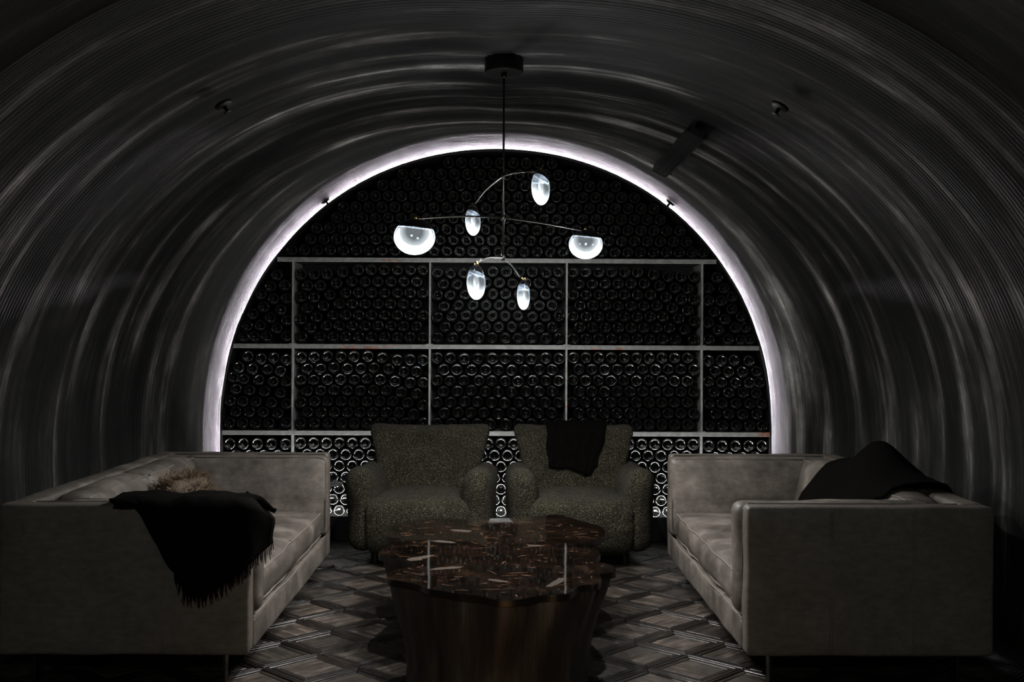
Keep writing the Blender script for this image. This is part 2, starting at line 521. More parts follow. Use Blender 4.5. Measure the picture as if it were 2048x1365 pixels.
def chamfer_poly(poly, h, c):
    n = len(poly); ctr = Vector((0, 0, 0))
    for p in poly: ctr += Vector((*p, 0)) / n
    vs = [(p[0], p[1], -.012) for p in poly] + [(p[0], p[1], h - c) for p in poly]
    for i, p in enumerate(poly):
        a = Vector(poly[i - 1]); b = Vector(p); d = Vector(poly[(i + 1) % n])
        e1 = (b - a).normalized(); e2 = (d - b).normalized()
        n1 = Vector((-e1.y, e1.x)); n2 = Vector((-e2.y, e2.x)); bis = (n1 + n2); bis = bis / max(.3, bis.dot(n1))
        q = b + bis * c; vs.append((q.x, q.y, h))
    fs = [tuple(range(2 * n, 3 * n))]
    for k in (0, 1):
        fs += [(k * n + i, k * n + (i + 1) % n, (k + 1) * n + (i + 1) % n, (k + 1) * n + i) for i in range(n)]
    return vs, fs


def build_floor():
    fl = MB(); fl.box(-2.2, 2.2, -1.6, 7.4, -.08, -.006); fo = struct(fl.mesh('floor', M['subfloor']))
    g = .0011; W = .040; hp = S / 2
    pan = chamfer_poly([(-hp + W, -hp + W), (hp - W, -hp + W), (hp - W, hp - W), (-hp + W, hp - W)][:], 0.0, .003)
    pan = chamfer_poly([(x * (1 - g / .08), y * (1 - g / .08)) for x, y in ((-hp + W, -hp + W), (hp - W, -hp + W), (hp - W, hp - W), (-hp + W, hp - W))], 0.0, .0025)
    wo = .018
    so = chamfer_poly([(-hp + g, -hp + g * .5), (hp - g, -hp + g * .5), (hp - wo - g, -hp + wo - g * .5), (-hp + wo + g, -hp + wo - g * .5)], .0025, .0025)
    si = chamfer_poly([(-hp + wo + g, -hp + wo + g * .5), (hp - wo - g, -hp + wo + g * .5), (hp - W - g, -hp + W - g * .5), (-hp + W + g, -hp + W - g * .5)], .001, .0025)
    def md(n_, t, mat):
        me = bpy.data.meshes.new(n_); me.from_pydata(t[0], [], t[1]); me.materials.append(mat); me.update(); return me
    mp, mo, mi = md('floor_panel', pan, M['panel']), md('outer_strip', so, M['strip']), md('inner_strip', si, M['strip'])
    u0, v0 = (.728 + 5.051 * 2200 / 2400) / math.sqrt(2), (5.051 * 2200 / 2400 - .728) / math.sqrt(2)
    cells = []
    for i in range(-30, 30):
        for j in range(-30, 30):
            u, v = u0 + (i + .5) * S, v0 + (j + .5) * S
            x, y = (u - v) / math.sqrt(2), (u + v) / math.sqrt(2)
            if -2.0 < x < 2.0 and 2.6 < y < 6.85: cells.append((x, y))
    def seen(x, y):
        if abs(x) > 1.0 or y < 3.55 or y > 6.5: return False
        if abs(x) < .33 and 3.6 < y < 5.3: return False
        if y > 5.95 and abs(x) < .75: return False
        return True
    near = sorted([c for c in cells if seen(*c)], key=lambda c: c[1])[:74]
    rest_s, rest_p = MB(), MB()
    for x, y in cells:
        base = Matrix.Translation((x, y, 0)) @ Matrix.Rotation(math.radians(45), 4, 'Z')
        ind = (x, y) in near
        for k in range(4):
            rot = Matrix.Rotation(k * math.pi / 2, 4, 'Z')
            for name, me, raw in (('outer_strip', mo, so), ('inner_strip', mi, si)):
                J = Matrix.Translation((0, 0, R.uniform(-.0012, .0008))) @ Matrix.Rotation(R.uniform(-.006, .006), 4, 'X')
                mw = base @ rot @ J
                if ind:
                    o = obj(name, me, None, fo); o.matrix_world = mw
                else: rest_s.add([mw @ Vector(p) for p in raw[0]], raw[1])
        J = base @ Matrix.Rotation(R.choice((0, math.pi / 2)), 4, 'Z') @ Matrix.Translation((0, 0, R.uniform(-.001, .0008))) @ Matrix.Rotation(R.uniform(-.007, .007), 4, 'X') @ Matrix.Rotation(R.uniform(-.007, .007), 4, 'Y')
        if ind:
            o = obj('floor_panel', mp, None, fo); o.matrix_world = J
        else: rest_p.add([J @ Vector(p) for p in pan[0]], pan[1])
    rest_s.mesh('strip_field', M['strip'], fo)['kind'] = 'stuff'
    rest_p.mesh('panel_field', M['panel'], fo)['kind'] = 'stuff'


build_floor()

# ------------------------------------------------------------------ wine rack
YB = 6.82            # plane of the bottle bases
ZR, RR = .70, 1.703  # arch of the rack


def rack_half_width(z, r=RR):
    return r if z < ZR else r * max(0, 1 - ((z - ZR) / r) ** 2.05) ** (1 / 2.05)


def arch_pts(r, n=72, z0=0.0):
    pts = [Vector((XC - r, 0, lerp(z0, ZR, i / 10))) for i in range(10)]
    pts += [Vector((XC + r * pw(math.cos(math.pi * (1 - i / n))), 0, ZR + r * pw(max(0, math.sin(math.pi * (1 - i / n)))))) for i in range(n + 1)]
    pts += [Vector((XC + r, 0, lerp(ZR, z0, (i + 1) / 10))) for i in range(10)]
    return pts


rack = thing('wine_rack', 'wall-filling arched steel wine rack with rust-spotted shelves at the end of the vault', 'wine rack', (0, YB, 0))
SH_Z = [at(1000, y, YB).z for y in (522, 694.5, 867)]
DIV_X = [at(x, 640, YB).x for x in (586.5, 860, 1133, 1403.5)]


def ly(y): return y - YB


def band(r0, r1, y0, y1, mat, name, parent, z0=0.0):
    A, B = arch_pts(r0, z0=z0), arch_pts(r1, z0=z0); k = len(A); vs = []
    for y in (y0, y1):
        vs += [Vector((p.x, ly(y), p.z)) for p in A] + [Vector((p.x, ly(y), p.z)) for p in B]
    fs = []
    for i in range(k - 1):
        fs += [(i, i + 1, k + i + 1, k + i), (2 * k + i + 1, 2 * k + i, 3 * k + i, 3 * k + i + 1),
               (i + 1, i, 2 * k + i, 2 * k + i + 1), (k + i, k + i + 1, 3 * k + i + 1, 3 * k + i)]
    fs += [(0, k, 3 * k, 2 * k), (k - 1, 3 * k - 1, 4 * k - 1, 2 * k - 1)]
    return mesh(name, vs, fs, mat, parent)


band(RR - .008, RR, YB - .02, 7.15, M['backing'], 'arch_casing', rack)
band(RR - .008, 1.742, 6.99, 7.01, M['backing'], 'added_light_baffle', rack)  # unseen ring added behind the lip to block spill from the strip
p = arch_pts(RR - .002); k = len(p)
mesh('back_panel', [Vector((q.x, ly(7.14), q.z)) for q in p] + [Vector((q.x, ly(7.16), q.z)) for q in p],
     [tuple(range(k)), tuple(range(2 * k - 1, k - 1, -1))] + [(i, (i + 1) % k, k + (i + 1) % k, k + i) for i in range(k)], M['backing'], rack)
# strip of light hidden behind the casing
A, B = arch_pts(1.706), arch_pts(1.724)
led = mesh('light_strip', [Vector((q.x, ly(7.37), q.z)) for q in A] + [Vector((q.x, ly(7.37), q.z)) for q in B],
           [(i, i + 1, k + i + 1, k + i) for i in range(k - 1)], M['led_arch'], rack)
for z in SH_Z:
    hw = rack_half_width(z + .0135) - .012
    if z == SH_Z[0]: hw -= .005
    s = MB(); s.box(XC - hw, XC + hw, -.03, -.022, z - .0135, z + .0135, .0015); s.box(XC - hw, XC + hw, -.022, .30, z - .004, z + .008)
    s.mesh('shelf', M['steel'], rack)
tiers = [(SH_Z[1], SH_Z[0]), (SH_Z[2], SH_Z[1]), (.135, SH_Z[2])]
for x in DIV_X:
    for n_, (z0, z1) in enumerate(tiers):
        s = MB(); s.box(x - .0055, x + .0055, -.016, .28, z0 + .0135, z1 - .0135); d_ = s.mesh('divider', M['steel'], rack)
        s = MB(); s.box(x - .021, x + .021, -.026, .02, z0 + .0135, z0 + .0175); s.mesh('foot_plate', M['steel'], d_)
s = MB(); s.box(XC - RR + .01, XC + RR - .01, -.115, -.095, 0, .146, .002); s.box(XC - RR + .01, XC + RR - .01, -.095, .30, .06, .075)
s.mesh('plinth', M['black'], rack)
s = MB(); s.add([(XC - 1.66, -.094, .118), (XC + 1.66, -.094, .118), (XC + 1.66, -.078, .110), (XC - 1.66, -.078, .110)], [(0, 1, 2, 3)])
s.mesh('plinth_light_strip', M['led_plinth'], rack)

# bottles: profile r, y (base towards the room)
PROF = [(0, .021), (.004, .0215), (.007, .019), (.015, .015), (.0215, .0085), (.0262, .0028), (.0288, .0006), (.0305, 0), (.0325, .0006), (.0350, .003), (.0370, .0075),
        (.0378, .014), (.038, .03), (.038, .19), (.0345, .213), (.022, .236), (.0152, .252), (.0142, .262), (.0142, .29), (0, .292)]
bm_ = MB().lathe(PROF, 26, 'Y'); BV, BF = bm_.v, bm_.f
bot_me = bpy.data.meshes.new('wine_bottle'); bot_me.from_pydata([tuple(v) for v in BV], [], BF); bot_me.materials.append(M['glass'])
bot_me.polygons.foreach_set('use_smooth', [True] * len(BF)); bot_me.update()


def rows(scale, ox, oy, data):
    return [(ox + x / scale, oy + y / scale) for x, y in data]


def line(x0, y0, x1, y1, n):
    return [(lerp(x0, x1, i / (n - 1)), lerp(y0, y1, i / (n - 1))) for i in range(n)]


TOP = (line(897, 325.5, 1104, 326.8, 9) + line(805, 348, 1168.7, 350.6, 15) + line(765, 370, 1231.5, 373, 19) + line(725, 392, 1269.4, 395.6, 22)
       + line(686, 414, 1308.5, 418, 25) + line(673, 435.3, 1321, 439.8, 26) + line(633.7, 456.5, 1360, 462, 29) + line(621.5, 478.3, 1373, 484, 30) + line(582.8, 500.5, 1411, 506.3, 33))
Z2 = (3.413, 420, 480); Z3 = (3.25, 1100, 480); ZB2 = (7.186, 855, 515); ZB3 = (7.186, 855, 690); ZC3 = (7.186, 1125, 690)
L2 = rows(*Z2, [(455, 242), (412, 318), (510, 312), (343, 373), (433, 404), (521, 400), (365, 458), (482, 478), (290, 508), (410, 533), (522, 550), (252, 588), (342, 586), (455, 606), (210, 662), (298, 662), (387, 662), (522, 660)])
A2 = rows(*Z2, [(622, 238), (710, 236), (797, 236), (905, 222), (1012, 207), (1100, 207), (1188, 207), (1278, 207), (1367, 207), (1453, 208),
                (665, 315), (753, 315), (862, 298), (968, 285), (1057, 287), (1145, 287), (1235, 287), (1322, 287), (1412, 287),
                (622, 390), (709, 395), (818, 376), (925, 363), (1013, 363), (1102, 363), (1190, 363), (1278, 363), (1366, 364), (1454, 364),
                (664, 469), (773, 453), (882, 438), (969, 438), (1057, 438), (1146, 438), (1233, 438), (1320, 438), (1409, 440),
                (621, 545), (728, 529), (838, 515), (926, 515), (1014, 515), (1102, 515), (1190, 515), (1278, 515), (1366, 515), (1454, 515),
                (685, 604), (792, 588), (881, 588), (969, 588), (1057, 588), (1146, 588), (1234, 588), (1321, 590), (1409, 590),
                (622, 662), (749, 662), (838, 662), (925, 662), (1013, 662), (1101, 664), (1190, 664), (1278, 664), (1366, 664), (1454, 664)])
B2 = rows(*ZB2, [(143, 220), (330, 232), (523, 232), (710, 220), (938, 205), (1133, 210), (1318, 212), (1505, 212), (1705, 222), (1887, 212),
                 (228, 385), (427, 392), (640, 380), (842, 365), (1033, 365), (1223, 372), (1413, 372), (1600, 372), (1805, 378),
                 (142, 548), (325, 545), (543, 535), (745, 530), (940, 525), (1123, 527), (1320, 532), (1508, 532), (1698, 532), (1890, 538),
                 (238, 703), (443, 688), (655, 685), (845, 685), (1030, 683), (1213, 685), (1415, 690), (1605, 695), (1790, 690),
                 (142, 860), (353, 848), (552, 835), (745, 840), (936, 840), (1118, 842), (1306, 838), (1510, 850), (1695, 848), (1892, 838),
                 (255, 1002), (462, 995), (646, 995), (838, 997), (1024, 1000), (1213, 998), (1398, 997), (1607, 1010), (1797, 1003),
                 (142, 1150), (362, 1152), (553, 1152), (743, 1152), (928, 1155), (1118, 1157), (1305, 1160), (1497, 1160), (1707, 1162), (1890, 1163)])
C2 = rows(*Z3, [(152, 212), (233, 212), (318, 212), (402, 212), (486, 212), (570, 212), (674, 228), (770, 241), (853, 241), (935, 241),
                (191, 287), (276, 287), (360, 286), (444, 286), (527, 286), (614, 286), (714, 300), (816, 314), (897, 319),
                (151, 358), (235, 358), (320, 358), (404, 356), (485, 358), (570, 358), (655, 358), (756, 373), (855, 388), (937, 390),
                (194, 427), (279, 427), (362, 427), (445, 430), (528, 430), (611, 430), (696, 430), (796, 445), (898, 460),
                (150, 497), (235, 499), (320, 499), (402, 499), (486, 499), (568, 501), (652, 501), (735, 501), (837, 513), (938, 531),
                (194, 568), (277, 571), (360, 571), (445, 571), (528, 573), (611, 573), (695, 573), (777, 574), (878, 585),
                (152, 642), (235, 643), (319, 643), (402, 643), (486, 645), (568, 645), (651, 648), (734, 648), (818, 650), (935, 648)])
R2 = rows(*Z3, [(1087, 245), (1031, 314), (1133, 316), (1201, 370), (1031, 397), (1116, 398), (1183, 450), (1071, 470), (1249, 500), (1138, 518), (1031, 540), (1206, 572), (1296, 573), (1096, 588), (1036, 648), (1159, 648), (1244, 650), (1327, 650)])
L3 = rows(*Z2, [(256, 798), (346, 813), (434, 808), (521, 818), (193, 870), (287, 880), (390, 888), (480, 895), (143, 938), (228, 952), (332, 958), (430, 970), (520, 970), (177, 1020), (268, 1028), (371, 1037), (478, 1048),
                (135, 1100), (224, 1105), (311, 1108), (418, 1115), (522, 1122), (176, 1175), (268, 1178), (362, 1180), (462, 1187), (128, 1250), (221, 1252), (310, 1252), (400, 1253), (520, 1250)])
A3 = rows(*Z2, [(621, 802), (709, 802), (799, 797), (893, 800), (981, 797), (1075, 795), (1174, 807), (1278, 820), (1366, 818), (1454, 820),
                (664, 880), (753, 880), (843, 873), (936, 878), (1027, 875), (1117, 875), (1218, 884), (1322, 900), (1410, 897),
                (620, 957), (708, 957), (800, 952), (890, 950), (984, 955), (1070, 950), (1160, 952), (1262, 963), (1366, 973), (1454, 973),
                (663, 1034), (756, 1030), (846, 1028), (936, 1030), (1026, 1030), (1114, 1028), (1202, 1028), (1305, 1040), (1410, 1052),
                (620, 1112), (714, 1106), (802, 1105), (894, 1105), (982, 1107), (1070, 1105), (1158, 1103), (1245, 1103), (1348, 1112), (1452, 1130),
                (667, 1180), (758, 1180), (848, 1180), (937, 1180), (1024, 1178), (1112, 1180), (1202, 1180), (1289, 1180), (1390, 1190),
                (618, 1250), (712, 1252), (803, 1252), (896, 1254), (984, 1252), (1068, 1252), (1156, 1252), (1245, 1252), (1333, 1252), (1452, 1252)])
B3 = rows(*ZB3, [(140, 188), (325, 188), (528, 200), (727, 200), (932, 192), (1120, 195), (1308, 197), (1492, 200), (1703, 190), (1892, 195),
                 (233, 352), (418, 352), (632, 357), (835, 355), (1022, 357), (1212, 362), (1398, 362), (1610, 350), (1795, 352),
                 (140, 510), (323, 515), (520, 508), (740, 510), (925, 515), (1118, 518), (1300, 520), (1515, 508), (1700, 512), (1890, 512),
                 (230, 670), (428, 668), (628, 655), (830, 672), (1018, 675), (1208, 678), (1418, 665), (1603, 665), (1793, 668),
                 (135, 828), (333, 825), (535, 815), (718, 818), (922, 832), (1110, 835), (1320, 825), (1508, 828), (1695, 828), (1885, 828),
                 (240, 980), (438, 973), (622, 975), (808, 975), (1020, 992), (1223, 980), (1412, 978), (1600, 980), (1785, 980),
                 (132, 1132), (340, 1132), (530, 1132), (715, 1135), (900, 1135), (1130, 1138), (1315, 1138), (1505, 1138), (1695, 1140), (1880, 1140)])
C3 = rows(*ZC3, line(157, 185, 1800, 195, 10) + line(242, 350, 1890, 356, 10) + line(153, 508, 1797, 518, 10) + line(242, 668, 1888, 680, 10)
          + line(148, 825, 1797, 835, 10) + line(240, 983, 1885, 993, 10) + line(145, 1133, 1800, 1150, 10))
R3 = rows(*Z3, [(1033, 785), (1116, 785), (1198, 785), (1296, 790), (1076, 855), (1162, 858), (1252, 858), (1347, 857), (1033, 922), (1117, 928), (1208, 930), (1299, 930), (1387, 930), (1068, 993), (1162, 995), (1256, 995), (1343, 1000),
                (1036, 1065), (1119, 1065), (1210, 1065), (1300, 1068), (1392, 1068), (1078, 1135), (1164, 1135), (1253, 1137), (1347, 1137), (1040, 1210), (1125, 1210), (1212, 1210), (1299, 1210), (1392, 1210)])
BOT = []
for i in range(7):
    y = 886.5 + 22.5 * i; o_ = 13 if i % 2 else 0; n_ = 9 if i % 2 else 10
    BOT += line(600.4 + o_, y, 600.4 + o_ + 25.9 * (n_ - 1), y + 1, n_)
    BOT += line(873 + o_, y + 1.5, 873 + o_ + 25.75 * (n_ - 1), y + 2.5, n_)
    o2 = -13 if i % 2 else 0
    BOT += line(1387 + o2 - 25.7 * (n_ - 1), y + 2.5, 1387 + o2, y + 3, n_)
    BOT += line(457 + o_, y + 2, 457 + o_ + 28.4 * (3 if i % 2 else 4), y + 2, 4 if i % 2 else 5)
    BOT += line(1418 + o_, y + 6, 1418 + o_ + 27 * (3 if i % 2 else 4), y + 6, 4 if i % 2 else 5)

rb = random.Random(3)


def bottle_mat(px, py):
    p = at(px, py, YB)
    lim = rack_half_width(p.z, RR - .008) - .042 - (.006 if p.z > ZR + .9 else 0)
    p.x = XC + max(-lim, min(lim, p.x - XC))
    return Matrix.Translation((p.x, YB + rb.uniform(-.004, .006), p.z)) @ Matrix.Rotation(rb.uniform(-.02, .02), 4, 'X') @ Matrix.Rotation(rb.uniform(-.02, .02), 4, 'Z') @ Matrix.Rotation(rb.uniform(0, 6.28), 4, 'Y')


W7 = (10, 9, 10, 9, 10, 9, 10)
N7 = (4, 4, 5, 4, 5, 4, 5)
BAYS = [(L2, 'narrow left-end bay', 'upper', (1, 2, 3, 2, 3, 3, 4)), (A2, 'wide left bay', 'upper', W7), (B2, 'wide centre bay', 'upper', W7), (C2, 'wide right bay', 'upper', W7),
        (R2, 'narrow right-end bay', 'upper', (1, 2, 3, 2, 3, 3, 4)), (L3, 'narrow left-end bay', 'middle', N7), (R3, 'narrow right-end bay', 'middle', N7)]
ORD = ('first', 'second', 'third', 'fourth', 'fifth', 'sixth', 'seventh', 'eighth', 'ninth', 'tenth')
for pts, bay, tier, counts in BAYS:
    k_ = 0
    for r_, cnt in enumerate(counts):
        for c_, (px, py) in enumerate(sorted(pts[k_:k_ + cnt])):
            b = obj('wine_bottle', bot_me); b.matrix_world = bottle_mat(px, py)
            row = 'top row' if r_ == 0 else 'bottom row' if r_ == 6 else ORD[r_] + ' row down'
            tag(b, 'dark wine bottle %s from left in %s, %s, %s rack tier' % (ORD[c_], row, bay, tier), 'bottle', 'wine bottles in the %s of the %s rack tier' % (bay, tier))
        k_ += cnt
mb = MB()
for px, py in TOP + A3 + B3 + C3 + BOT:
    m4 = bottle_mat(px, py); mb.add([m4 @ v for v in BV], BF)
o = mb.mesh('wine_bottles', M['glass'], smooth=True)
tag(o, 'mass of dark wine bottles filling the arched top, the three middle-tier wide bays and bottom tier', 'bottles', None, 'stuff')

# ------------------------------------------------------------------ sofas
def loop_tube(mb, corners, r, rad=.03, n=6, seg=4):
    pts = []
    k = len(corners)
    for i in range(k):
        a, b, c = Vector(corners[i - 1]), Vector(corners[i]), Vector(corners[(i + 1) % k])
        p0 = b + (a - b).normalized() * rad; p1 = b + (c - b).normalized() * rad
        for q in range(seg + 1):
            t = q / seg; pts.append((1 - t) ** 2 * p0 + 2 * t * (1 - t) * b + t * t * p1)
    dense = []
    for i in range(len(pts)):
        a, b = pts[i], pts[(i + 1) % len(pts)]; m_ = max(1, int((b - a).length / .05))
        for q in range(m_): dense.append(a.lerp(b, q / m_))
    mb.tube(dense, r, n, False, True)


def make_sofa(x_front, sgn, label, y0=3.83, L=1.84, depth=.87, H=.645, seed=0):
    """sgn=+1: the seat faces +x (sofa on the left), -1: mirrored"""
    t = thing('leather_sofa', label, 'sofa', (x_front - sgn * depth / 2, y0 + L / 2, 0), 0, 'pair of leather sofas')
    x0 = depth / 2; hl = L / 2
    def put(name, vs, fs, c, mat=M['leather'], smooth=True, parent=t):
        q = [Vector((sgn * (v.x + c[0]), v.y + c[1], v.z + c[2])) for v in vs]
        ff = fs if sgn > 0 else [tuple(reversed(f)) for f in fs]
        return mesh(name, q, ff, mat, parent, smooth)
    def wob(a, s):
        def d(p, u):
            return p + Vector(u).normalized() * noise.noise((p * s + Vector((seed, seed, seed)))) * a
        return d
    # arms
    arms = []
    for e in (-1, 1):
        vs, fs = soft_box((depth, .085, H - .12), .016, (18, 2, 12), (0, .004, 0), wob(.004, 7))
        a = put('arm', vs, fs, (0, e * (hl - .0425), .12 + (H - .12) / 2), M['panel_leather']); arms.append(a)
        s = MB()
        for xx in (x0 - .295, x0 - .585):
            for dx in (-.004, .004):
                s.tube([Vector((sgn * (xx + dx), e * (hl + .0015), lerp(.13, H - .012, q / 8))) for q in range(9)], .0016, 5)
        s.mesh('stitched_seam', M['seam'], a)
        s = MB()
        yy = e * (hl - .085)
        s.tube([Vector((sgn * (x0 - .003), yy, lerp(.25, H - .02, q / 10))) for q in range(11)] + [Vector((sgn * lerp(x0 - .02, -x0 + .1, q / 12), yy, H - .002)) for q in range(13)], .0032, 6)
        s.mesh('piping', M['seam'], a)
    # back
    vs, fs = soft_box((.09, L - .17, H - .12), .016, (2, 24, 10), (.004, 0, 0), wob(.005, 5))
    put('back', vs, fs, (-x0 + .045, 0, .12 + (H - .12) / 2))
    # base with front rail
    def sag(p, u):
        p = p + Vector(u).normalized() * noise.noise(p * 5 + Vector((seed, 2, 0))) * .004
        if u[2] > 0: p.z -= .008 * (1 - (p.y / hl) ** 2) - .004 * math.sin(p.y * 9)
        return p
    vs, fs = soft_box((depth - .095, L - .172, .115), .014, (12, 30, 2), (0, 0, 0), sag)
    rail = put('base', vs, fs, (.0475, 0, .1775))
    s = MB(); s.tube([Vector((sgn * (x0 - .004), lerp(-hl + .09, hl - .09, q / 40), .236 - .008 * (1 - (lerp(-1, 1, q / 40)) ** 2) + .004 * math.sin(lerp(-hl, hl, q / 40) * 9))) for q in range(41)], .0035, 6)
    s.mesh('piping', M['welt'], rail)
    # seat cushion
    sl = L - .17 - .19
    def seat_d(p, u):
        if u[2] > 0:
            p.z += .012 * (1 - u[1] ** 2) * (1 - u[0] ** 2) - .010 * math.exp(-(p.y / .05) ** 2) * (1 if abs(u[0]) < .97 else .4)
        p.z += .006 * noise.noise(Vector((p.x * 5, p.y * 4, seed + p.z * 4)))
        p.x += .006 * noise.noise(Vector((seed, p.y * 6, p.z * 10)))
        return p
    vs, fs = soft_box((.68, sl, .135), .038, (20, 46, 4), (.012, 0, .006), seat_d)
    cx = x0 - .012 - .34
    seat = put('seat_cushion', vs, fs, (cx, 0, .235 + .0675))
    s = MB()
    for zz in (.235 + .124, .235 + .014):
        s.tube([Vector((sgn * (x0 - .019 + .005 * (1 - (lerp(-1, 1, q / 44)) ** 2) + .006 * noise.noise(Vector((seed, lerp(-sl / 2, sl / 2, q / 44) * 6, .4)))), lerp(-sl / 2 + .02, sl / 2 - .02, q / 44),
                                zz + (.004 * math.sin(q * .7 + seed)) * .5)) for q in range(45)], .0036, 6)
    s.mesh('piping', M['welt'], seat)
    s = MB(); s.tube([Vector((sgn * lerp(x0 - .02, -x0 + .2, q / 14), .0, .3605 + .012 * (1 - (lerp(1, -1, q / 14)) ** 2) * .0 - .004)) for q in range(15)], .003, 6)
    s.mesh('centre_seam', M['welt'], seat)
    # side cushions against the arms
    for e in (-1, 1):
        def cd_(p, u, e=e):
            p.y += -e * .010 * math.exp(-((p.x - .1) / .12) ** 2) * (1 - u[2] ** 2)
            p = p + Vector(u).normalized() * noise.noise(p * 7 + Vector((seed, e, 3))) * .006
            if u[2] < 0: p.y += e * .01
            return p
        vs, fs = soft_box((.72, .115, .395), .034, (20, 2, 12), (0, .036, .006), cd_)
        cyy = e * (hl - .085 - .066)
        c_ = put('side_cushion', vs, fs, (x0 - .342, cyy, .245 + .1975))
        s = MB()
        yy = cyy - e * .048; xa, xb = x0 - .342 - .345, x0 - .342 + .348
        loop_tube(s, [(sgn * xa, yy, .26), (sgn * xb, yy, .26), (sgn * xb, yy, .636), (sgn * xa, yy, .636)], .0032, .035)
        s.mesh('piping', M['seam'], c_)
    # two back cushions
    bl = (L - .17 - .25) / 2
    for e in (-1, 1):
        def bd(p, u, e=e):
            p.x += -.16 * (p.z + .16)
            p = p + Vector(u).normalized() * noise.noise(p * 6 + Vector((seed, e * 4, 1))) * .010
            return p
        vs, fs = soft_box((.15, bl - .004, .31), .045, (3, 20, 10), (.03, 0, .010), bd)
        b_ = put('back_cushion', vs, fs, (-x0 + .215, e * bl / 2, .335 + .155))
        s = MB(); xx = -x0 + .215 - .16 * .28 + .055
        s.tube([Vector((sgn * (xx + .004), lerp(e * bl / 2 - bl / 2 + .02, e * bl / 2 + bl / 2 - .02, q / 16), .335 + .300 + .002 * math.sin(q))) for q in range(17)], .003, 6)
        s.mesh('piping', M['welt'], b_)
    for ex in (-1, 1):
        for ey in (-1, 1):
            s = MB(); s.box(ex * (x0 - .10) - .006, ex * (x0 - .10) + .006, ey * (hl - .085) - .022, ey * (hl - .085) + .022, 0, .124, .002)
            s.mesh('leg', M['gunmetal'], t)
    return t


sofa_l = make_sofa(-.873, 1, 'taupe leather sofa with a fringed black blanket over its near arm', seed=1.3)
sofa_r = make_sofa(.862, -1, 'taupe leather sofa with a black throw heaped on its back', seed=8.1)

# ------------------------------------------------------------------ armchairs
def make_chair(x, y, rz, label):
    t = thing('lounge_armchair', label, 'armchair', (x, y, 0), rz, 'pair of boucle armchairs')
    sd = x * 10
    def put(name, vs, fs, c):
        return mesh(name, [v + Vector(c) for v in vs], fs, M['boucle'], t, True)
    # backrest: flares to winged corners
    def bd(p, u):
        zz = p.z + .24                                  # 0 at the seat, .47 at the top
        wz = lerp(.82, .90, sstep(0.0, .28, zz)) + .21 * max(0, (zz - .22) / .265) ** 1.15
        p.x *= wz
        p.y += .13 * (zz / .47) - .055 * (abs(u[0]) ** 2.2)
        if u[2] > 0: p.z += .018 * abs(u[0]) ** 3 * max(0, u[2])
        return p
    vs, fs = soft_box((.655, .15, .49), .055, (22, 4, 18), (0, .015, 0), bd, .004, 14, sd, .004)
    put('backrest', vs, fs, (0, .155, .475))
    def sdm(p, u):
        f = max(0, -u[1])
        p.x *= 1.0 + .06 * u[1] * -1
        if u[2] < 0: p.y += .03 * f * -u[2]
        return p
    vs, fs = soft_box((.55, .66, .30), .065, (22, 24, 10), (0, .02, .022), sdm, .004, 12, sd + 2, .004)
    put('seat', vs, fs, (0, -.06, .218))
    for e in (-1, 1):
        def ad(p, u, e=e):
            zz = p.z + .235
            top = sstep(.22, .47, zz)
            front = sstep(.1, -.32, p.y)
            p.x += e * (.018 * top - .012)
            p.x *= 1
            if u[2] > 0: p.z += .022 * front * u[2] - .05 * sstep(.0, .3, p.y) * 0
            p.y -= .03 * top * front
            sc = 1 + .16 * top * front
            return Vector((p.x * sc if False else p.x + e * 0, p.y, p.z))
        vs, fs = soft_box((.158, .62, .44), .078, (4, 20, 16), (.012, .02, 0), ad, .006, 11, sd + e, .005)
        put('arm', vs, fs, (e * .318, -.035, .295))
    for ex in (-1, 1):
        for ey in (-1, 1):
            s = MB(); s.lathe([(0, 0), (.018, 0), (.024, .085), (0, .085)], 12, 'Z', (ex * .25, ey * .22, 0)); s.mesh('leg', M['black'], t)
    return t


ch_l = make_chair(-.425, 6.235, math.radians(-3), 'dark boucle wing armchair without a throw, beside the bare side table')
ch_r = make_chair(.432, 6.235, math.radians(1), 'dark boucle wing armchair with a black throw hung over its back')

# ------------------------------------------------------------------ coffee table
TOPZ = .38
OUT = [(788, 1049), (858, 1038), (934, 1038.5), (1007, 1036.5), (1060, 1034), (1116, 1030), (1154, 1040), (1198, 1052), (1212, 1064), (1210, 1073), (1190, 1079), (1175, 1083), (1189, 1093), (1201, 1108),
       (1192, 1116), (1175, 1121), (1200, 1125.5), (1221.5, 1130), (1232, 1139), (1230, 1144.5), (1214, 1147), (1198, 1149), (1203, 1156), (1201, 1163.6), (1195, 1169), (1178, 1170), (1160, 1172), (1151, 1180), (1139.5, 1187), (1118, 1190.5),
       (1095.5, 1191), (1075, 1193), (1051.6, 1197.5), (1030, 1200.5), (1007.6, 1201), (991, 1200), (978, 1197), (957, 1192.5), (934, 1190), (916, 1188.5), (899, 1185.5), (864, 1180), (852, 1176.5), (840.6, 1171), (812, 1165),
       (782, 1160.6), (774, 1156.5), (772.7, 1152), (776, 1146), (798, 1139), (826, 1133), (829, 1128), (811, 1122.5), (790, 1118.5), (776, 1115), (763, 1112), (757, 1109), (758.6, 1103.5), (766, 1096), (776, 1090), (790, 1082), (801, 1078.6), (778, 1075), (768, 1069.8), (772, 1058)]
P = [atz(x, y, TOPZ) for x, y in OUT]
P = [Vector((q.x, q.y)) for q in P][::-1]   # counter-clockwise
area = sum(P[i - 1].cross(P[i]) for i in range(len(P)))
if area < 0: P = P[::-1]
